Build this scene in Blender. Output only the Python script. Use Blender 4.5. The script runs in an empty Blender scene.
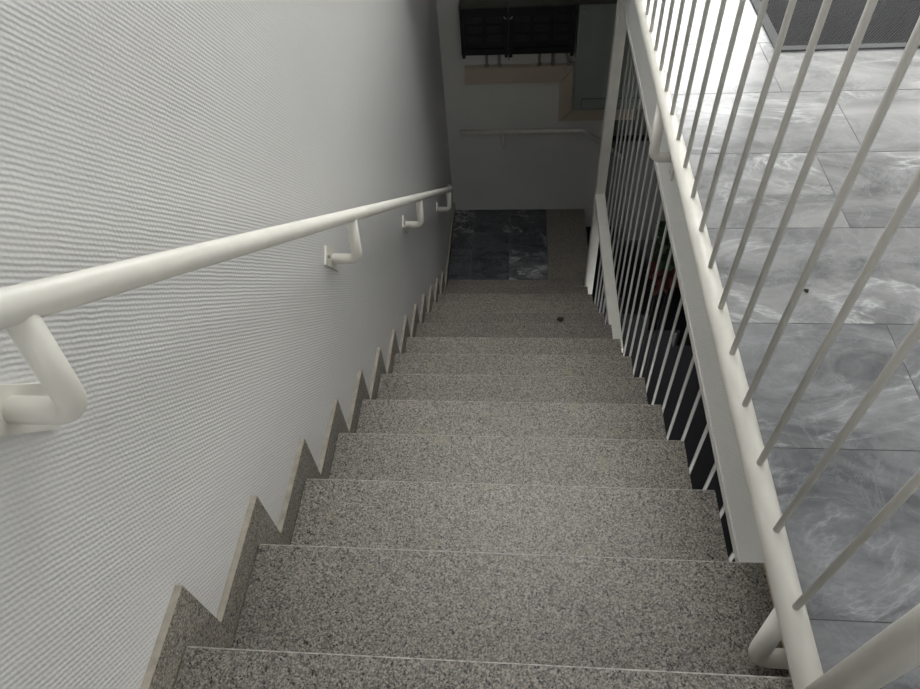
import bpy, bmesh, math, random
from mathutils import Vector, Matrix
random.seed(7)
S = bpy.context.scene
C = S.collection
PI = math.pi

# ---------------------------------------------------------------- camera
cd = bpy.data.cameras.new('camera')
cam = bpy.data.objects.new('camera', cd); C.objects.link(cam)
FW = Vector((-0.08702703, 0.63749209, -0.76552605))
RT = Vector((0.99615014, 0.06382118, -0.06009788))
UP = Vector((-0.01054485, 0.76780902, 0.640592))
M = Matrix((RT, UP, -FW)).transposed().to_4x4()
M.translation = Vector((0.5436, -0.28675, 1.11209))
cam.matrix_world = M
cd.sensor_width = 36.0; cd.sensor_fit = 'HORIZONTAL'
cd.lens = 668.635 / 920 * 36
cd.clip_start = 0.02
S.camera = cam

# ---------------------------------------------------------------- world, window light, exposure
S.view_settings.view_transform = 'Standard'
S.view_settings.look = 'None'
S.view_settings.gamma = 1.0
S.view_settings.use_curve_mapping = False
S.view_settings.exposure = 0.04
w = bpy.data.worlds.new('overcast'); S.world = w; w.use_nodes = True
bg = w.node_tree.nodes['Background']
bg.inputs['Color'].default_value = (0.985, 0.99, 0.975, 1)
bg.inputs['Strength'].default_value = 9.0

def portal(loc, rot, sx, sy):
    l = bpy.data.lights.new('window_portal', 'AREA'); l.shape = 'RECTANGLE'
    l.size = sx; l.size_y = sy; l.cycles.is_portal = True
    o = bpy.data.objects.new('window_portal', l); C.objects.link(o)
    o.location = loc; o.rotation_euler = rot
# glazed entrance front ahead, unseen ceiling and rear openings added for light
DOOR = (1.36, 4.30, 0.05, 2.15)          # x0 x1 z0 z1 at y = 4.6
REAR_FILL = (0.9, 2.0, 1.8, 2.5)               # x0 x1 z0 z1 at y = -3, unseen rear opening added as fill
ROOF_FILL = (0.03, 1.55, 1.25, 2.84)             # x0 x1 y0 y1, unseen ceiling opening added to brighten the stair
portal(((DOOR[0]+DOOR[1])/2, 4.72, (DOOR[2]+DOOR[3])/2), (-PI/2, 0, 0), DOOR[1]-DOOR[0], DOOR[3]-DOOR[2])
portal(((REAR_FILL[0]+REAR_FILL[1])/2, -3.12, (REAR_FILL[2]+REAR_FILL[3])/2), (PI/2, 0, 0), REAR_FILL[1]-REAR_FILL[0], REAR_FILL[3]-REAR_FILL[2])
portal(((ROOF_FILL[0]+ROOF_FILL[1])/2, (ROOF_FILL[2]+ROOF_FILL[3])/2, 2.99), (0, 0, 0), ROOF_FILL[1]-ROOF_FILL[0], ROOF_FILL[3]-ROOF_FILL[2])

# ---------------------------------------------------------------- measures (metres)
G, H, W, N = 0.25201, 0.18535, 1.0155, 13
SY, SZ = 0.0716, 0.074
YB = 4.097
ZL = -N * H
XT, ZT = 0.9605, 0.046
XF = 1.026
SLOPE = math.atan2(H, G)

# ---------------------------------------------------------------- materials
def mat(name):
    m = bpy.data.materials.new(name); m.use_nodes = True
    nt = m.node_tree; return m, nt, nt.nodes['Principled BSDF']
def N_(nt, t, **kw):
    n = nt.nodes.new(t)
    for k, v in kw.items(): setattr(n, k, v)
    return n
def ramp(nt, src, stops, interp='LINEAR'):
    r = nt.nodes.new('ShaderNodeValToRGB'); r.color_ramp.interpolation = interp
    e = r.color_ramp.elements
    while len(e) < len(stops): e.new(0.5)
    for i, (p, c) in enumerate(stops):
        e[i].position = p; e[i].color = (c[0], c[1], c[2], 1)
    nt.links.new(src, r.inputs[0]); return r.outputs[0]
def mix(nt, a, b, f, mode='MIX'):
    m = nt.nodes.new('ShaderNodeMix'); m.data_type = 'RGBA'; m.blend_type = mode
    for s, v in ((m.inputs[0], f), (m.inputs[6], a), (m.inputs[7], b)):
        if hasattr(v, 'node'): nt.links.new(v, s)
        elif isinstance(v, (int, float)): s.default_value = v
        else: s.default_value = (v[0], v[1], v[2], 1)
    return m.outputs[2]
def math_(nt, op, a, b=0.0):
    m = nt.nodes.new('ShaderNodeMath'); m.operation = op
    for s, v in ((m.inputs[0], a), (m.inputs[1], b)):
        if hasattr(v, 'node'): nt.links.new(v, s)
        else: s.default_value = v
    return m.outputs[0]
def coords(nt, obj=True):
    return nt.nodes.new('ShaderNodeTexCoord').outputs['Object']
def noise(nt, vec, scale, detail=3, rough=0.5, dist=0.0):
    n = nt.nodes.new('ShaderNodeTexNoise'); n.inputs['Scale'].default_value = scale
    n.inputs['Detail'].default_value = detail; n.inputs['Roughness'].default_value = rough
    n.inputs['Distortion'].default_value = dist
    nt.links.new(vec, n.inputs['Vector']); return n.outputs[0]
def voro(nt, vec, scale, feat='F1', out='Color'):
    n = nt.nodes.new('ShaderNodeTexVoronoi'); n.feature = feat
    n.inputs['Scale'].default_value = scale
    nt.links.new(vec, n.inputs['Vector']); return n.outputs[out]
def bump(nt, b, height, strength, dist):
    n = nt.nodes.new('ShaderNodeBump'); n.inputs['Strength'].default_value = strength
    n.inputs['Distance'].default_value = dist
    nt.links.new(height, n.inputs['Height']); nt.links.new(n.outputs[0], b.inputs['Normal'])

def plain(name, col, rough=0.5, spec=0.5, metal=0.0, var=0.06, scale=9.0):
    m, nt, b = mat(name)
    v = coords(nt)
    f = noise(nt, v, scale, 4)
    c = ramp(nt, f, [(0.3, [x*(1-var) for x in col]), (0.7, [min(1, x*(1+var)) for x in col])])
    nt.links.new(c, b.inputs['Base Color'])
    b.inputs['Roughness'].default_value = rough
    b.inputs['Specular IOR Level'].default_value = spec
    b.inputs['Metallic'].default_value = metal
    return m

def wallpaper(name, col, axes=(1, 2), pitch=0.0072):
    """painted glass-fibre wallpaper woven on the diagonal"""
    m, nt, b = mat(name)
    v = coords(nt)
    wb = noise(nt, v, 30, 2)
    sx = nt.nodes.new('ShaderNodeSeparateXYZ'); nt.links.new(v, sx.inputs[0])
    a, c = sx.outputs[axes[0]], sx.outputs[axes[1]]
    p = math_(nt, 'MULTIPLY', math_(nt, 'ADD', a, c), 0.7071)
    q = math_(nt, 'MULTIPLY', math_(nt, 'SUBTRACT', a, c), 0.7071)
    wob = math_(nt, 'MULTIPLY', wb, 0.0035)
    p = math_(nt, 'ADD', p, wob)
    row = math_(nt, 'FLOOR', math_(nt, 'DIVIDE', p, pitch))
    s1 = math_(nt, 'SINE', math_(nt, 'MULTIPLY', p, 2*PI/pitch))
    qq = math_(nt, 'ADD', math_(nt, 'MULTIPLY', q, 2*PI/(pitch*1.3)), math_(nt, 'MULTIPLY', row, PI))
    s2 = math_(nt, 'SINE', qq)
    hgt = math_(nt, 'ADD', math_(nt, 'MULTIPLY', s1, 0.6), math_(nt, 'MULTIPLY', s2, 0.25))
    hgt = math_(nt, 'ADD', hgt, math_(nt, 'MULTIPLY', noise(nt, v, 190, 3), 1.3))
    bump(nt, b, hgt, 1.0, 0.00045)
    f = noise(nt, v, 1.6, 5, 0.6)
    base = ramp(nt, f, [(0.3, [x*0.965 for x in col]), (0.7, col)])
    # stray scuffs and specks
    sp = noise(nt, v, 38, 2)
    base = mix(nt, base, (0.33, 0.31, 0.28), ramp(nt, sp, [(0.80, (0, 0, 0)), (0.84, (.5, .5, .5))]))
    nt.links.new(base, b.inputs['Base Color'])
    b.inputs['Roughness'].default_value = 0.55
    b.inputs['Specular IOR Level'].default_value = 0.3
    return m

def granite(name, tint=1.0, fine=0.0):
    m, nt, b = mat(name)
    v0 = coords(nt)
    oi = nt.nodes.new('ShaderNodeObjectInfo')
    ad = nt.nodes.new('ShaderNodeVectorMath'); ad.operation = 'ADD'
    off = math_(nt, 'MULTIPLY', oi.outputs['Random'], 17.0)
    nt.links.new(v0, ad.inputs[0]); nt.links.new(off, ad.inputs[1])
    v = ad.outputs[0]
    g1 = voro(nt, v, 400, 'F1')      # grains
    g2 = voro(nt, v, 260, 'F1')
    bw = nt.nodes.new('ShaderNodeSeparateColor'); nt.links.new(g1, bw.inputs[0])
    bw2 = nt.nodes.new('ShaderNodeSeparateColor'); nt.links.new(g2, bw2.inputs[0])
    T = tint
    c1 = ramp(nt, bw.outputs[0], [(0.0, (.03*T, .03*T, .035*T)), (0.17, (.11*T, .11*T, .115*T)), (0.33, (.30*T, .29*T, .275*T)),
                                  (0.58, (.56*T, .54*T, .51*T)), (0.82, (.80*T, .78*T, .73*T))], 'CONSTANT')
    c2 = ramp(nt, bw2.outputs[1], [(0.0, (.03*T, .03*T, .035*T)), (0.17, (.37*T, .35*T, .335*T)), (0.3, (.50*T, .475*T, .44*T)),
                                   (0.86, (.56*T, .45*T, .34*T)), (0.93, (.66*T, .64*T, .6*T))], 'CONSTANT')
    c = mix(nt, c1, c2, 0.40)
    # pale yellowish blotches
    bl = noise(nt, v, 13, 2)
    c = mix(nt, c, (.56*T, .52*T, .40*T), ramp(nt, bl, [(0.66, (0, 0, 0)), (0.75, (.45, .45, .45))]))
    c = mix(nt, c, (.55, .533, .50), 1.0, 'MULTIPLY')
    c = mix(nt, c, ramp(nt, oi.outputs['Random'], [(0, (.76, .76, .77)), (1, (1.14, 1.13, 1.12))]), 1.0, 'MULTIPLY')
    c = mix(nt, c, ramp(nt, noise(nt, v, 2.3, 4), [(0.3, (.86, .86, .87)), (0.7, (1, .99, .97))]), 1.0, 'MULTIPLY')
    nt.links.new(c, b.inputs['Base Color'])
    b.inputs['Roughness'].default_value = 0.42
    b.inputs['Specular IOR Level'].default_value = 0.35
    return m

def marble(name, dark=(.165, .168, .174), light=(.33, .33, .33), rough=0.17):
    m, nt, b = mat(name)
    v = coords(nt)
    at = nt.nodes.new('ShaderNodeAttribute'); at.attribute_name = 'tile'
    add = nt.nodes.new('ShaderNodeVectorMath'); add.operation = 'MULTIPLY_ADD'
    nt.links.new(at.outputs['Color'], add.inputs[0]); add.inputs[1].default_value = (30, 30, 30)
    nt.links.new(v, add.inputs[2])
    vv = add.outputs[0]
    st = nt.nodes.new('ShaderNodeMapping'); st.inputs['Scale'].default_value = (1, 2.1, 1)
    st.inputs['Rotation'].default_value = (0, 0, 0.35)
    nt.links.new(vv, st.inputs[0]); vs = st.outputs[0]
    cloud = noise(nt, vs, 3.2, 9, 0.68, 0.9)
    c = ramp(nt, cloud, [(0.36, [q*.8 for q in dark]), (0.52, [(a+b_)/2 for a, b_ in zip(dark, light)]), (0.68, light)])
    # long white veins
    vn = noise(nt, vs, 1.5, 6, 0.62, 1.3)
    d = math_(nt, 'ABSOLUTE', math_(nt, 'SUBTRACT', vn, 0.5))
    gate = ramp(nt, noise(nt, vv, 3.0, 2), [(0.46, (0, 0, 0)), (0.60, (1, 1, 1))])
    vein = ramp(nt, d, [(0.0, (1, 1, 1)), (0.008, (.45, .45, .45)), (0.035, (0, 0, 0))])
    vein = mix(nt, (0, 0, 0), vein, gate)
    c = mix(nt, c, (.52, .53, .53), vein)
    vn2 = noise(nt, vv, 5.5, 7, 0.66, 1.8)
    d2 = math_(nt, 'ABSOLUTE', math_(nt, 'SUBTRACT', vn2, 0.52))
    vein2 = ramp(nt, d2, [(0.0, (.34, .34, .34)), (0.008, (.12, .12, .12)), (0.03, (0, 0, 0))])
    c = mix(nt, c, (.40, .42, .44), vein2)
    # cream fossil patches
    pt = noise(nt, vv, 4.4, 3, 0.5)
    c = mix(nt, c, (.42, .41, .38), ramp(nt, pt, [(0.71, (0, 0, 0)), (0.78, (.4, .4, .4))]))
    sep = nt.nodes.new('ShaderNodeSeparateColor'); nt.links.new(at.outputs['Color'], sep.inputs[0])
    tone = ramp(nt, sep.outputs[0], [(0, (.66, .67, .70)), (1, (1.22, 1.21, 1.20))])
    c = mix(nt, c, tone, 1.0, 'MULTIPLY')
    nt.links.new(c, b.inputs['Base Color'])
    rr = ramp(nt, noise(nt, v, 9, 4), [(0.3, (rough*.8,)*3), (0.7, (rough*1.35,)*3)])
    nt.links.new(rr, b.inputs['Roughness'])
    b.inputs['Specular IOR Level'].default_value = 0.5
    return m

def carpet(name):
    m, nt, b = mat(name)
    v = coords(nt)
    sx = nt.nodes.new('ShaderNodeSeparateXYZ'); nt.links.new(v, sx.inputs[0])
    a = math_(nt, 'SINE', math_(nt, 'MULTIPLY', math_(nt, 'ADD', sx.outputs[0], math_(nt, 'MULTIPLY', noise(nt, v, 60, 2), 0.006)), 2*PI/0.010))
    c_ = math_(nt, 'SINE', math_(nt, 'MULTIPLY', sx.outputs[1], 2*PI/0.012))
    h = math_(nt, 'ADD', math_(nt, 'MULTIPLY', a, c_), math_(nt, 'MULTIPLY', noise(nt, v, 300, 2), 1.2))
    col = ramp(nt, h, [(0.1, (.018, .018, .02)), (1.1, (.10, .10, .105))])
    nt.links.new(col, b.inputs['Base Color'])
    b.inputs['Roughness'].default_value = 0.95
    b.inputs['Specular IOR Level'].default_value = 0.1
    bump(nt, b, h, 1.0, 0.003)
    return m

M_WALL = wallpaper('ribbed_wallpaper', (.77, .77, .765))
M_FASC = wallpaper('brightened_ribbed_wallpaper', (.88, .88, .86))  # same wallpaper lightened, extra light on the slab edge put into its colour
M_PLASTER = plain('smooth_painted_plaster', (.78, .775, .75), 0.6, 0.3, var=.03, scale=3)
M_CEIL = plain('white_ceiling', (.78, .78, .77), 0.8, 0.2, var=.02)
M_CLAD = plain('cream_cladding', (.74, .73, .69), 0.4, 0.4, var=.03, scale=4)
M_PAINT = plain('cream_lacquer', (.80, .785, .72), 0.33, 0.45, var=.05, scale=14)
M_BAR = plain('white_lacquered_bar', (.60, .59, .55), 0.4, 0.4, var=.04, scale=20)
M_GRAN = granite('speckled_granite')
M_ARRIS = plain('pale_granite_arris', (.31, .30, .28), .5, .3, var=.5, scale=60)
M_SKIRT = granite('skirting_granite', 1.3)
M_EDGE = plain('sawn_stone_edge', (.35, .32, .27), 0.8, 0.2, var=.18, scale=40)
M_MARB = marble('grey_marble')
M_MARBD = marble('shaded_marble', (.055, .058, .065), (.15, .155, .165))  # same marble as the hall, dim landing light put into the colour
M_GROUT = plain('grey_grout', (.17, .17, .17), 0.9, 0.1)
M_CONC = plain('raw_concrete', (.16, .155, .15), 0.9, 0.2, var=.12)
M_DARK = plain('black_plastic', (.016, .017, .02), 0.45, 0.4, var=.2)
M_DARKLID = plain('dusty_dark_lid', (.10, .10, .085), 0.7, 0.3, var=.2)
M_FUSE = plain('smoked_fuse_module', (.035, .037, .042), 0.4, 0.4, var=.3)
M_STEEL = plain('zinc_steel', (.45, .45, .45), 0.35, 0.5, 0.8)
M_GREYMET = plain('grey_green_enamel', (.33, .36, .33), 0.4, 0.4, var=.03)
M_DUCT = plain('beige_plastic_duct', (.60, .51, .42), 0.5, 0.4, var=.04)
M_PIPE = plain('grey_conduit', (.30, .29, .27), 0.5, 0.4)
M_PAVE = plain('street_paving', (.3, .3, .29), .9, .2)
M_FACADE = plain('added_facade', (.33, .325, .31), .9, .2)
M_GREYP = plain('dimmed_back_wall', (.16, .16, .16), .8, .2)  # back wall behind the bars, its dimness put into the colour
M_BAR2 = plain('grey_lacquered_bar', (.36, .355, .34), 0.4, 0.4, var=.04, scale=20)
M_MATC = carpet('charcoal_mat_pile')
M_ALU = plain('dull_aluminium', (.13, .132, .135), 0.85, 0.15, 0.0)
M_VOID = plain('basement_darkness', (.022, .022, .025), 0.8, 0.2)  # near black stands in for darkness on basement, lower steps and stems
M_LEAF = plain('green_leaf', (.025, .055, .018), 0.5, 0.4, var=.3)
M_RED = plain('red_bract', (.09, .028, .022), 0.5, 0.4, var=.3)
M_POT = plain('brown_pot', (.09, .05, .035), 0.6, 0.3)
M_DRY = plain('dark_brown_litter', (.05, .04, .03), 0.9, 0.1, var=.3, scale=200)
M_CAULK = plain('yellowed_caulk', (.55, .47, .34), 0.8, 0.2, var=.25, scale=60)

# ---------------------------------------------------------------- mesh helpers
def box(bm, x0, x1, y0, y1, z0, z1, bev=0.0, mi=0):
    vs = [bm.verts.new((x, y, z)) for x in (x0, x1) for y in (y0, y1) for z in (z0, z1)]
    F = [(0, 1, 3, 2), (4, 6, 7, 5), (0, 4, 5, 1), (2, 3, 7, 6), (0, 2, 6, 4), (1, 5, 7, 3)]
    fs = [bm.faces.new([vs[i] for i in f]) for f in F]
    for f in fs: f.material_index = mi
    if bev > 0:
        ed = list({e for f in fs for e in f.edges})
        bmesh.ops.bevel(bm, geom=ed, offset=bev, segments=2, affect='EDGES', profile=0.7)
    return fs
def prism(bm, pts, x0, x1, mi=0):
    """polygon in the y-z plane extruded along x"""
    a = [bm.verts.new((x0, y, z)) for y, z in pts]; b = [bm.verts.new((x1, y, z)) for y, z in pts]
    n = len(pts)
    fs = [bm.faces.new(list(reversed(a))), bm.faces.new(b)]
    for i in range(n): fs.append(bm.faces.new((a[i], a[(i+1) % n], b[(i+1) % n], b[i])))
    for f in fs: f.material_index = mi
    return fs
def arc_path(pts, rad, n=7):
    """round every inner corner of a polyline"""
    P = [Vector(p) for p in pts]; out = [P[0]]
    for i in range(1, len(P)-1):
        a = (P[i-1]-P[i]); b = (P[i+1]-P[i])
        la, lb = a.length, b.length; a.normalize(); b.normalize()
        ang = a.angle(b); t = min(rad/math.tan(ang/2), la*0.49, lb*0.49)
        p0 = P[i]+a*t; p1 = P[i]+b*t
        for k in range(n+1):
            u = k/n
            out.append(p0*(1-u)**2 + P[i]*2*u*(1-u) + p1*u*u)
    out.append(P[-1]); return out
def tube(bm, pts, r, seg=16, cap=True, mi=0, dome=False):
    P = [Vector(p) for p in pts]
    t = (P[1]-P[0]).normalized()
    up = Vector((0, 0, 1)) if abs(t.z) < .9 else Vector((0, 1, 0))
    n = t.cross(up).normalized(); rings = []
    def ring(c, t, n, rr):
        b = t.cross(n)
        return [bm.verts.new(c + (n*math.cos(a)+b*math.sin(a))*rr) for a in [2*PI*k/seg for k in range(seg)]]
    if dome:
        for q in (0.25, 0.6, 0.9): rings.append(ring(P[0]-t*r*0.5*math.sqrt(max(0, 1-q*q)), t, n, r*q))
    for i, p in enumerate(P):
        t0 = (P[i]-P[i-1]).normalized() if i else (P[1]-P[0]).normalized()
        t1 = (P[i+1]-P[i]).normalized() if i < len(P)-1 else t0
        t = (t0+t1).normalized()
        n = (n - t*n.dot(t)).normalized()
        rings.append(ring(p, t, n, r))
    if dome:
        for q in (0.9, 0.6, 0.25): rings.append(ring(P[-1]+t*r*0.5*math.sqrt(max(0, 1-q*q)), t, n, r*q))
    for a, b in zip(rings, rings[1:]):
        for k in range(seg):
            f = bm.faces.new((a[k], b[k], b[(k+1) % seg], a[(k+1) % seg])); f.smooth = True; f.material_index = mi
    if cap:
        f = bm.faces.new(rings[0]); f.material_index = mi
        f = bm.faces.new(list(reversed(rings[-1]))); f.material_index = mi
def obj(name, bm, mats, parent=None, kind=None, label=None):
    bmesh.ops.recalc_face_normals(bm, faces=bm.faces)
    me = bpy.data.meshes.new(name); bm.to_mesh(me); bm.free()
    for m in (mats if isinstance(mats, (list, tuple)) else [mats]): me.materials.append(m)
    o = bpy.data.objects.new(name, me); C.objects.link(o)
    if parent is not None: o.parent = parent
    if kind: o['kind'] = kind
    if label: o['label'] = label
    return o
def thing(name, label, cat, loc=(0, 0, 0), group=None):
    o = bpy.data.objects.new(name, None); C.objects.link(o)
    o.location = loc; o.empty_display_size = .1
    o['label'] = label; o['category'] = cat
    if group: o['group'] = group
    return o
def tag(o, label, cat, group=None):
    o['label'] = label; o['category'] = cat
    if group: o['group'] = group
    return o
def boxobj(name, b, m, parent=None, bev=0.0, kind=None, label=None):
    bm = bmesh.new(); box(bm, *b, bev=bev); return obj(name, bm, m, parent, kind, label)
def struct(name, boxes, m, bev=0.0):
    bm = bmesh.new()
    for b in boxes: box(bm, *b, bev=bev)
    return obj(name, bm, m, None, 'structure')

# ---------------------------------------------------------------- setting
struct('wall_left', [(-.15, 0, -3.0, YB+.15, -4.6, 2.9)], M_WALL)
struct('wall_back', [(0, 1.21, YB, YB+.15, -2.745, 0.15)], M_PLASTER)
struct('wall_back_dimmed', [(1.21, 3.6, YB, YB+.15, -2.745, -.36)], M_GREYP)
# hall slab edge beside the stair, covered with the same wallpaper
struct('wall_right', [(XF, XF+.12, .26-.9, 3.20, -.350, -.012)], M_FASC)
struct('trim_1', [(XF-.004, XF+.002, 0.255, 3.19, -.350, -.329)], M_CLAD)
# hall floor: slab and marble tiles
struct('trim_2', [(XF+.12, 4.5, -3.0, 4.6, -.35, -.012), (0, XF+.12, -3.0, -.64, -.35, -.012)], M_CONC)
def tiles(name, rows, z, m, gap=0.0022, thick=.012, tone=None):
    """one floor: every tile a slab of its own mesh island with its own vein offset"""
    bm = bmesh.new(); lay = bm.loops.layers.color.new('tile')
    for (y0, y1, xs) in rows:
        for a, b in zip(xs, xs[1:]):
            c = (min(1, max(0, (tone(y0) if tone else random.random())+random.uniform(-.08, .08))), random.random(), random.random(), 1)
            fs = box(bm, a+gap/2, b-gap/2, y0+gap/2, y1-gap/2, z-thick, z)
            for f in fs:
                for l in f.loops: l[lay] = c
    xa = min(r[2][0] for r in rows); xb = max(r[2][-1] for r in rows)
    ya = min(r[0] for r in rows); yb = max(r[1] for r in rows)
    box(bm, xa, xb, ya, yb, z-thick-.002, z-.0012, mi=1)
    return obj(name, bm, [m, M_GROUT], None, 'structure')
TY, OY, TX = .31114, .0857, .6223
joint = {0: 1.72, 1: 1.319, 2: 1.66, 3: 1.339, 4: 1.467, 5: 1.325}
rows = []
i = -10
while OY+i*TY < 4.6:
    y0 = max(-3.0, OY+i*TY); y1 = min(4.6, OY+(i+1)*TY)
    if y1 > y0+.01:
        j = joint.get(i, 1.2 + random.random()*TX)
        xs = []
        x = j
        while x > 1.1: x -= TX
        x += TX
        while x < 4.45: xs.append(x); x += TX
        left = .986
        rows.append((y0, y1, [left]+[q for q in xs if q > left+.03]+[4.5]))
    i += 1
tiles('floor', rows, 0.0, M_MARB, tone=lambda y: .1 if y < .3 else .45 if y < .6 else .75)
# landing at the foot of the flight
TL = .2945
lrows = []
lx = [[0.0, .179, .468, .757], [0.0, .179, .468, .757], [0.0, .179, .468, .757]]
for k, (a, b) in enumerate(((3.276, 3.52), (3.52, 3.81), (3.81, YB))):
    lrows.append((a, b, lx[k]))
LF = tiles('floor_landing', lrows, ZL, M_MARBD)
struct('trim_3', [(0, 1.02, 3.276, YB, ZL-.20, ZL-.0141)], M_CONC)
# hall shell
d0, d1, dz0, dz1 = DOOR
struct('wall_front', [(1.03, d0, 4.6, 4.75, -.35, 2.9), (d1, 4.5, 4.6, 4.75, -.35, 2.9), (d0, d1, 4.6, 4.75, dz1, 2.9), (d0, d1, 4.6, 4.75, -.35, dz0)], M_PLASTER)
struct('wall_hall', [(4.5, 4.65, -3, 4.75, -.35, 2.9)], M_PLASTER)
x0, x1, z0, z1 = REAR_FILL
struct('wall_rear', [(-.15, x0, -3.15, -3, -.35, 2.9), (x1, 4.65, -3.15, -3, -.35, 2.9), (x0, x1, -3.15, -3, -.35, z0), (x0, x1, -3.15, -3, z1, 2.9)], M_PLASTER)
# mullions of the glazed entrance, and an unseen street and facade added for floor reflections
struct('window_1', [(2.32, 2.40, 4.64, 4.70, .05, 2.15), (3.3, 3.36, 4.64, 4.70, .05, 2.15)], M_ALU)
struct('floor_street', [(-6, 14, 4.8, 14, -.45, -.2)], M_PAVE)
struct('wall_added_facade', [(3.9, 14, 9.0, 9.3, -.2, 7)], M_FACADE)
x0, x1, y0, y1 = ROOF_FILL
struct('ceiling', [(-.15, x0, -3.15, 4.75, 2.9, 3.0), (x1, 4.65, -3.15, 4.75, 2.9, 3.0), (x0, x1, -3.15, y0, 2.9, 3.0), (x0, x1, y1, 4.75, 2.9, 3.0)], M_CEIL)
# unseen enclosure over the lower flight, shaped to hold back light
struct('wall_inner', [(1.03, 1.15, 4.0, 4.6, 0.0, 2.9)], M_PLASTER)
struct('ceiling_shade', [(0, 1.03, 2.85, YB+.15, .15, .35)], M_CEIL)
struct('wall_partition', [(0, 1.03, 2.85, 3.0, .35, 2.9)], M_PLASTER)
# basement beyond the bars
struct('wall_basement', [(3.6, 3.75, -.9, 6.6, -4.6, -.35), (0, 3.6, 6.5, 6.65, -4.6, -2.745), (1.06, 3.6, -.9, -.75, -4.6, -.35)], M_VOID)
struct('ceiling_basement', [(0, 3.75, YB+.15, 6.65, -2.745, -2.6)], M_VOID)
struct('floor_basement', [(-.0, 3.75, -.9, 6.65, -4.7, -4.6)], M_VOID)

# ---------------------------------------------------------------- the flight of stairs
st = thing('staircase', 'speckled granite staircase descending between the ribbed white wall and the bars', 'stairs')
for k in range(0, N+1):
    z = -H*k; y1 = G*k; y0 = G*(k-1) if k else -1.6
    bm = bmesh.new()
    xr = W if k > 1 else XF-.002
    box(bm, .0135, xr, y0+.001, y1, z-.03, z, bev=.0024)
    bmesh.ops.recalc_face_normals(bm, faces=bm.faces)
    for f in bm.faces:                       # paler arris along the nosing
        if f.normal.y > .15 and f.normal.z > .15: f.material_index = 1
    obj('tread', bm, [M_GRAN, M_ARRIS], st)
    if k < N:
        bm = bmesh.new(); box(bm, .0135, W-.002, y1-.022, y1-.002, z-H+.0005, z-.0305)
        obj('riser', bm, M_GRAN, st)
for k in range(1, N+1):
    yb_, yf = G*(k-1)+SY, G*k+SY
    zt = -H*k+SZ; zb = -H*(k+1) if k < N else ZL
    if k == N: yf = YB-.001
    bm = bmesh.new()
    if k < N:
        pts = [(yb_, zt), (yb_, -H*k), (G*k, -H*k), (G*k, zb), (yf-.0012, zb), (yf-.0012, zt)]
    else:
        pts = [(yb_, zt), (yb_, -H*k), (yf, -H*k), (yf, zt)]
    prism(bm, pts, .0005, .0130)
    bm.faces.ensure_lookup_table(); bmesh.ops.recalc_face_normals(bm, faces=bm.faces)
    for f in bm.faces:
        if f.normal.z > .9 and f.calc_center_median().z > -H*k+SZ*.8: f.material_index = 1
    obj('skirting', bm, [M_SKIRT, M_EDGE], st, label='granite skirting piece with pale sawn top edge')
# first piece beside the top landing
bm = bmesh.new()
prism(bm, [(-1.6, SZ), (-1.6, 0), (0, 0), (0, -H), (SY-.0012, -H), (SY-.0012, SZ)], .0005, .0130)
bmesh.ops.recalc_face_normals(bm, faces=bm.faces)
for f in bm.faces:
    if f.normal.z > .9: f.material_index = 1
obj('skirting', bm, [M_SKIRT, M_EDGE], st, label='granite skirting piece with pale sawn top edge')
# concrete flight under the treads
pts = [(-1.6, -.031)]
for k in range(0, N):
    pts += [(G*k-.023, -H*k-.031), (G*k-.023, -H*(k+1)-.031)]
pts += [(G*N-.001, ZL-.031), (G*N-.001, ZL-.2), (G*N-.25, ZL-.2), (0.0, -.25), (-1.6, -.25)]
bm = bmesh.new(); prism(bm, pts, .001, W-.03); obj('concrete_flight', bm, M_CONC, st)
# caulk line where the upper tread meets the slab edge
boxobj('caulk', (XF-.006, XF-.0005, .03, .25, -H+.0005, -H+.006), M_CAULK, st, label='yellowed caulk line against the slab edge')

# granite top step of the next flight and the flight going down to the right
st2 = thing('staircase', 'lower flight in the dark, granite top step beside the marble landing', 'stairs')
boxobj('tread', (.759, 1.068, 3.278, YB-.001, ZL-.03, ZL), M_GRAN, st2, .002)
for k in range(1, 8):
    x0 = 1.068+.25*(k-1)
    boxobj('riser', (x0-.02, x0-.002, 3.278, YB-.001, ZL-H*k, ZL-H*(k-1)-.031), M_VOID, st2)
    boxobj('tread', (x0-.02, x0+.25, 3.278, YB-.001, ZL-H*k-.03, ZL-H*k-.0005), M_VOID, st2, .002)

# ---------------------------------------------------------------- handrails with brackets
def bracket(parent, top, drop, axis, wall, rot, w_=.07, l_=.105, r=.0155, rad=.028, dz=0.0, m=M_PAINT):
    """arm hanging from a rail, bent at right angles to the wall, with its rotated plate and two screws.
       axis 0: wall is a plane x=const, axis 1: wall is a plane y=const"""
    t = Vector(top); e = t+Vector(drop)
    wpt = e.copy(); wpt[axis] = wall + (-.004 if wall > e[axis] else .004)
    bm = bmesh.new(); tube(bm, arc_path([t, e, wpt], rad), r, 18)
    arm = obj('bracket_arm', bm, m, parent)
    sgn = -1 if wall > e[axis] else 1
    bm = bmesh.new()
    if axis == 0: box(bm, 0, .006*sgn, -w_/2, w_/2, -l_/2, l_/2, bev=.0012)
    else: box(bm, -w_/2, w_/2, 0, .006*sgn, -l_/2, l_/2, bev=.0012)
    R = Matrix.Rotation(rot, 4, 'X' if axis == 0 else 'Y')
    c = e.copy(); c[axis] = wall+.0004*sgn; c.z += dz
    bmesh.ops.transform(bm, matrix=Matrix.Translation(c) @ R, verts=bm.verts)
    pl = obj('plate', bm, m, parent)
    for s in (-1, 1):
        bm = bmesh.new()
        a = Vector((.005*sgn, 0, s*l_*.36)) if axis == 0 else Vector((0, .005*sgn, s*l_*.36))
        b = a.copy(); b[axis] = .010*sgn
        tube(bm, [R @ a + c, R @ b + c], .0065, 10)
        obj('screw', bm, M_STEEL if s > 0 else m, pl)
    return arm
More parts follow.
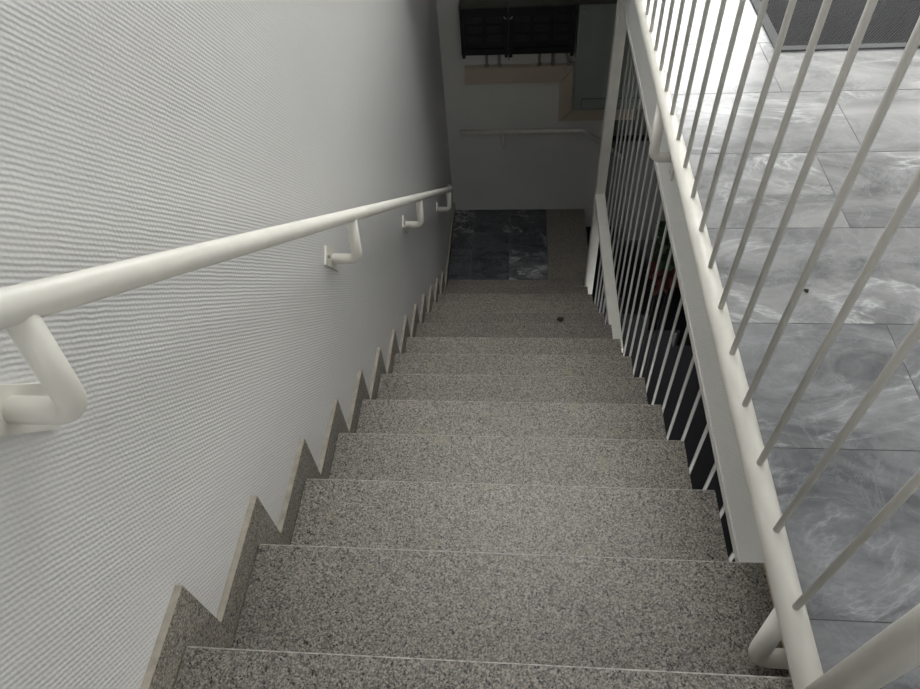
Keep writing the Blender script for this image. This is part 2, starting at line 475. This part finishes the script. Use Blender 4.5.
hr = thing('handrail', 'long cream painted tube handrail sloping down the left ribbed wall', 'handrail')
XR = .08
def zr(y): return .748 - (.7355)*(y)
def railpt(y): return (XR, y, .765-.7165*y)
bm = bmesh.new()
y_e = 3.335
tube(bm, arc_path([railpt(-1.2), railpt(y_e), (XR-.012, y_e+.045, railpt(y_e+.03)[2]+.008)], .02), .0180, 22)
obj('rail', bm, M_PAINT, hr)
for y in (.105, 1.135, 2.175, 3.235):
    p = railpt(y)
    bracket(hr, (p[0], y, p[2]-.010), (0, -.02, -.131), 0, 0.0, math.radians(38), w_=.055, l_=.135)
# handrail on the rear wall of the landing
hb = thing('handrail', 'short cream handrail on the far wall, kinking down to the right', 'handrail')
bm = bmesh.new(); yh = YB-.067
tube(bm, arc_path([(.10, yh, -1.645), (.992, yh, -1.645), (1.30, yh, -1.645-.308*.74)], .03), .0165, 16)
obj('rail', bm, M_PAINT, hb)
bracket(hb, (.415, yh, -1.655), (0, 0, -.13), 1, YB, 0, .05, .09, .012)

# ---------------------------------------------------------------- guard railing of the hall
gr = thing('guard_railing', 'cream metal guard railing with round balusters along the hall floor edge', 'railing')
bm = bmesh.new(); tube(bm, [(XT, -.45, ZT), (XT, 4.0 - .9, ZT)], .0215, 24); obj('bottom_rail', bm, M_PAINT, gr)
bm = bmesh.new(); tube(bm, [(XT, -.45, 1.02), (XT, 3.1, 1.02)], .0225, 20); obj('top_rail', bm, M_PAINT, gr)
bm = bmesh.new(); tube(bm, [(XT, -.046, ZT), (XT, -.046, 1.02)], .0215, 24); obj('post', bm, M_PAINT, gr)
for j in range(0, 25):
    y = .0805+.12197*j
    bm = bmesh.new(); tube(bm, [(XT, y, ZT+.016), (XT, y, 1.01)], .0056, 12); obj('baluster', bm, M_BAR, gr)
for y in (.088, 1.555, 2.9):
    bracket(gr, (XT, y, ZT-.012), (-.004, -.02, -.185), 0, XF, 0, .05, .056 if y < .5 else .12, .0165, .03, 0.0 if y < .5 else -.012)

# ---------------------------------------------------------------- bar screen closing the open side of the flight
bs = thing('bar_screen', 'screen of thin vertical bars with cream post beside the dark open side of the flight', 'railing')
XB = 1.092
BR = .0055
for j in range(-2, 21):
    y = .556+.1268*j
    bm = bmesh.new(); tube(bm, [(XB, y, -.7355*y-1.6), (XB, y, -.351)], BR, 10); obj('bar', bm, M_BAR2, bs)
bm = bmesh.new(); tube(bm, [(XB, .2, -.7355*.2-1.6), (XB, 3.2, -.7355*3.2-1.6)], .012, 10); obj('lower_rail', bm, M_BAR2, bs)
boxobj('post', (1.023, 1.081, 3.20, 3.258, ZL-.4, -.014), M_PAINT, bs, .003)
boxobj('flat_rail', (1.0185, 1.0795, 1.93, 3.199, -1.606, -1.57), M_PAINT, bs, .003)

# ---------------------------------------------------------------- meter cupboards on the rear wall
def meter_box(x0, x1, label, cols):
    t = thing('meter_box', label, 'meter box', ((x0+x1)/2, YB, -1.03))
    lx, ly, lz = t.location
    def B(name, b, m, par=t, bev=0.0, lab=None):
        return boxobj(name, (b[0]-lx, b[1]-lx, b[2]-ly, b[3]-ly, b[4]-lz, b[5]-lz), m, par, bev, label=lab)
    yf = YB-.12
    B('casing', (x0, x1, yf+.012, YB-.0005, -1.035, -.742), M_DARK, bev=.004)
    B('lid', (x0-.002, x1+.002, yf+.004, YB-.0005, -.741, -.732), M_DARKLID, lab='dusty dark lid')
    # raised front rim
    fr = B('front_frame', (x0, x1, yf, yf+.0115, -1.040, -1.0), M_DARK)
    B('front_frame', (x0, x1, yf, yf+.0115, -.775, -.742), M_DARK)
    B('front_frame', (x0, x0+.022, yf, yf+.0115, -.999, -.776), M_DARK)
    B('front_frame', (x1-.022, x1, yf, yf+.0115, -.999, -.776), M_DARK)
    for k in (0, 1):
        xa = x0+.004 if k == 0 else x1-.024
        B('foot', (xa, xa+.02, yf, yf+.03, -1.060, -1.0405), M_DARK)
    wd = (x1-x0-.05)/cols
    for c in range(cols):
        xa = x0+.025+wd*c+wd*.14; xb = xa+wd*.72
        for r_, (za, zb) in enumerate(((-.835, -.80), (-.895, -.855), (-.955, -.915))):
            n = 4
            m_ = B('fuse_row', (xa, xb, yf+.004, yf+.0118, za, zb), M_FUSE, bev=.0015)
            for q in range(n):
                xq = xa+(xb-xa)*(q+.5)/n
                B('switch', (xq-.004, xq+.004, yf-.002, yf+.004, (za+zb)/2-.009, (za+zb)/2+.009), M_DARK, m_)
    return t
meter_box(.152, .4585, 'black two-column meter box, narrower left one of the pair on the far wall', 2)
meter_box(.4605, .884, 'black three-column meter box, wider right one of the pair on the far wall', 3)
# zinc latches on the joint between the two
for xx, s in ((.436, -1), (.480, 1)):
    bm = bmesh.new(); tube(bm, [(xx-.010*s, YB-.128, -.808), (xx+.006*s, YB-.128, -.793)], .0045, 8)
    L = obj('latch', bm, M_STEEL)
    tag(L, ('small metal latch left of the gap between the black boxes' if s < 0 else 'small metal latch right of the gap between the black boxes'), 'latch')
# seal wire hanging under the joint
bm = bmesh.new(); tube(bm, arc_path([(.456, YB-.1265, -.72), (.462, YB-.127, -.88), (.457, YB-.127, -1.0), (.464, YB-.127, -1.075)], .05), .003, 8)
tag(obj('cable', bm, M_DARKLID), 'thin cable hanging over the joint between the two black meter boxes', 'cable')
# conduits
cx = [(.311, .309), (.394, .394), (.664, .664), (.749, .752), (.838, .862)]
wh = ['leftmost grey conduit under the narrow black meter box', 'second grey conduit under the narrow black meter box',
      'left straight grey conduit under the wide black meter box', 'middle grey conduit under the wide black meter box',
      'slanting grey conduit at the right end under the wide black meter box']
for (a, b), l in zip(cx, wh):
    t = thing('conduit', l, 'pipe', (b, YB-.03, -1.18), 'conduits below the meter boxes')
    bm = bmesh.new(); tube(bm, [(a-b, 0, .1445), (a-b, 0, .11), (0, 0, .014)], .0095, 12); obj('pipe', bm, M_PIPE, t)
    bm = bmesh.new(); tube(bm, [(0, 0, .013), (0, 0, .030)], .015, 12); obj('gland', bm, M_PIPE, t)
# beige trunking, mitred
t = thing('cable_trunking', 'beige flat cable trunking running below the black meter boxes and around the cabinet', 'cable duct')
def flat(name, pts, y0, y1, m, parent):
    bm = bmesh.new()
    a = [bm.verts.new((x, y0, z)) for x, z in pts]; b = [bm.verts.new((x, y1, z)) for x, z in pts]
    n = len(pts); bm.faces.new(a); bm.faces.new(list(reversed(b)))
    for i in range(n): bm.faces.new((a[i], b[i], b[(i+1) % n], a[(i+1) % n]))
    bmesh.ops.bevel(bm, geom=[e for e in bm.edges if all(abs(v.co.y-y0) < 1e-6 for v in e.verts)], offset=.004, segments=2, affect='EDGES')
    return obj(name, bm, m, parent)
ya, yb_ = YB-.045, YB-.0005
flat('duct_section', [(.160, -1.167), (.905, -1.167), (.808, -1.285), (.155, -1.285)], ya, yb_, M_DUCT, t)
flat('duct_section', [(.907, -1.170), (.935, -1.170), (.935, -1.470), (.814, -1.582), (.810, -1.288)], ya, yb_, M_DUCT, t)
flat('duct_section', [(.817, -1.582), (.937, -1.472), (1.35, -1.472), (1.35, -1.582)], ya, yb_, M_DUCT, t)
# grey cabinet
t = thing('cabinet', 'tall grey-green metal wall cabinet partly hidden by the cream post', 'cabinet')
yc = YB-.15
boxobj('body', (.895, 1.45, yc+.014, YB-.0455, -1.44, -.70), M_GREYMET, t, .006)
boxobj('door', (.903, 1.44, yc, yc+.0135, -1.435, -.725), M_GREYMET, t, .004)
bm = bmesh.new(); tube(bm, [(.925, yc+.002, -.762), (.925, yc-.012, -.762)], .014, 16); obj('lock', bm, M_STEEL, t)
fr = boxobj('panel_joint', (.953, 1.404, yc-.0015, yc-.0003, -1.424, -1.346), M_DARKLID, t, label='dark joint around the lower panel')
boxobj('panel', (.957, 1.40, yc-.004, yc-.0016, -1.42, -1.35), M_GREYMET, fr, .0015)
boxobj('cornice', (.893, 1.46, yc-.006, yc+.0138, -.722, -.70), M_DARKLID, t)
# dark pipe seen between the bars
bm = bmesh.new(); tube(bm, [(1.20, YB-.06, -1.72), (3.2, YB-.06, -1.72)], .022, 12)
o = obj('pipe', bm, M_DARK); tag(o, 'black horizontal pipe on the rear wall seen between the thin bars', 'pipe')

# ---------------------------------------------------------------- entrance mat
t = thing('door_mat', 'charcoal entrance mat in a metal frame on the marble floor', 'mat', (2.3, 2.9, 0))
def MB(name, b, m, bev=0.0): return boxobj(name, (b[0]-2.3, b[1]-2.3, b[2]-2.9, b[3]-2.9, b[4], b[5]), m, t, bev)
MB('pile', (1.393, 3.2, 1.915, 3.9, .0006, .006), M_MATC)
MB('frame', (1.362, 1.3925, 1.886, 3.93, .0006, .006), M_ALU, .001)
MB('frame', (1.393, 3.2, 1.886, 1.9145, .0006, .006), M_ALU, .001)
MB('frame', (3.2005, 3.23, 1.886, 3.93, .0006, .006), M_ALU, .001)
MB('frame', (1.393, 3.2, 3.9005, 3.93, .0006, .006), M_ALU, .001)

# ---------------------------------------------------------------- plant below, behind the bars
px, py = 1.50, 2.95
t = thing('potted_plant', 'dim plant with green and reddish leaves behind the bars, beyond the stair', 'plant', (px, py, -4.6))
bm = bmesh.new()
prof = [(0, .0), (.10, .0), (.13, .26), (.14, .26), (.14, .30), (.12, .30), (.11, .27), (0, .27)]
seg = 24; rings = []
for r, z in prof:
    rings.append([bm.verts.new((max(r, 1e-4)*math.cos(2*PI*k/seg), max(r, 1e-4)*math.sin(2*PI*k/seg), z)) for k in range(seg)])
for a, b in zip(rings, rings[1:]):
    for k in range(seg): bm.faces.new((a[k], a[(k+1) % seg], b[(k+1) % seg], b[k]))
obj('pot', bm, M_POT, t)
bm = bmesh.new()
for k in range(5):
    a = 2*PI*k/5; tube(bm, [(.02*math.cos(a), .02*math.sin(a), .272), (.05*math.cos(a), .05*math.sin(a), 1.6), (.06*math.cos(a), .06*math.sin(a), 2.5)], .005, 6)
obj('stem', bm, M_VOID, t)
def leaves(name, m, n, zr_, rr, size):
    bm = bmesh.new()
    for k in range(n):
        a = random.random()*2*PI; r = rr*math.sqrt(random.random()); z = random.uniform(*zr_)
        c = Vector((r*math.cos(a), r*math.sin(a), z)); d = Vector((math.cos(a), math.sin(a), random.uniform(-.5, .5))).normalized()
        s = d.cross(Vector((0, 0, 1))).normalized(); u = s.cross(d); L = size*random.uniform(.7, 1.2)
        pts = []
        for tt, ww in ((0, .02), (.25, .28), (.5, .36), (.8, .2), (1, .01)):
            pts.append((c+d*L*tt+s*L*ww*.8+u*L*(.12*tt-.25*tt*tt), c+d*L*tt-s*L*ww*.8+u*L*(.12*tt-.25*tt*tt), c+d*L*tt+u*L*(.05+.12*tt-.28*tt*tt)))
        vs = [[bm.verts.new(q) for q in p] for p in pts]
        for p, q in zip(vs, vs[1:]):
            bm.faces.new((p[0], p[2], q[2], q[0])); bm.faces.new((p[2], p[1], q[1], q[2]))
    obj(name, bm, m, t)
leaves('green_foliage', M_LEAF, 130, (2.70, 2.95), .055, .075)
leaves('red_foliage', M_RED, 110, (2.48, 2.69), .055, .075)

# ---------------------------------------------------------------- bits lying on the stone
def crumb(name, loc, sx, sy, sz, label, cat, m):
    bm = bmesh.new(); bmesh.ops.create_icosphere(bm, subdivisions=3, radius=1)
    for v in bm.verts:
        k = 1+.25*math.sin(5*v.co.x+2*v.co.y)*math.cos(4*v.co.z+v.co.y*3)
        v.co = Vector((v.co.x*sx*k, v.co.y*sy*k, max(-.35, v.co.z)*sz*k))
    zmin = min(v.co.z for v in bm.verts)
    for v in bm.verts: v.co.z -= zmin
    for f in bm.faces: f.smooth = True
    o = obj(name, bm, m); o.location = loc; tag(o, label, cat); return o
crumb('dry_leaf', (.774, 2.215, -9*H+.0003), .017, .016, .008, 'small dark brown crumpled leaf lying on a lower granite tread', 'leaf', M_DRY)
crumb('pebble', (1.182, .805, .0003), .005, .005, .003, 'tiny dark speck of grit on the grey marble floor', 'pebble', M_DRY)
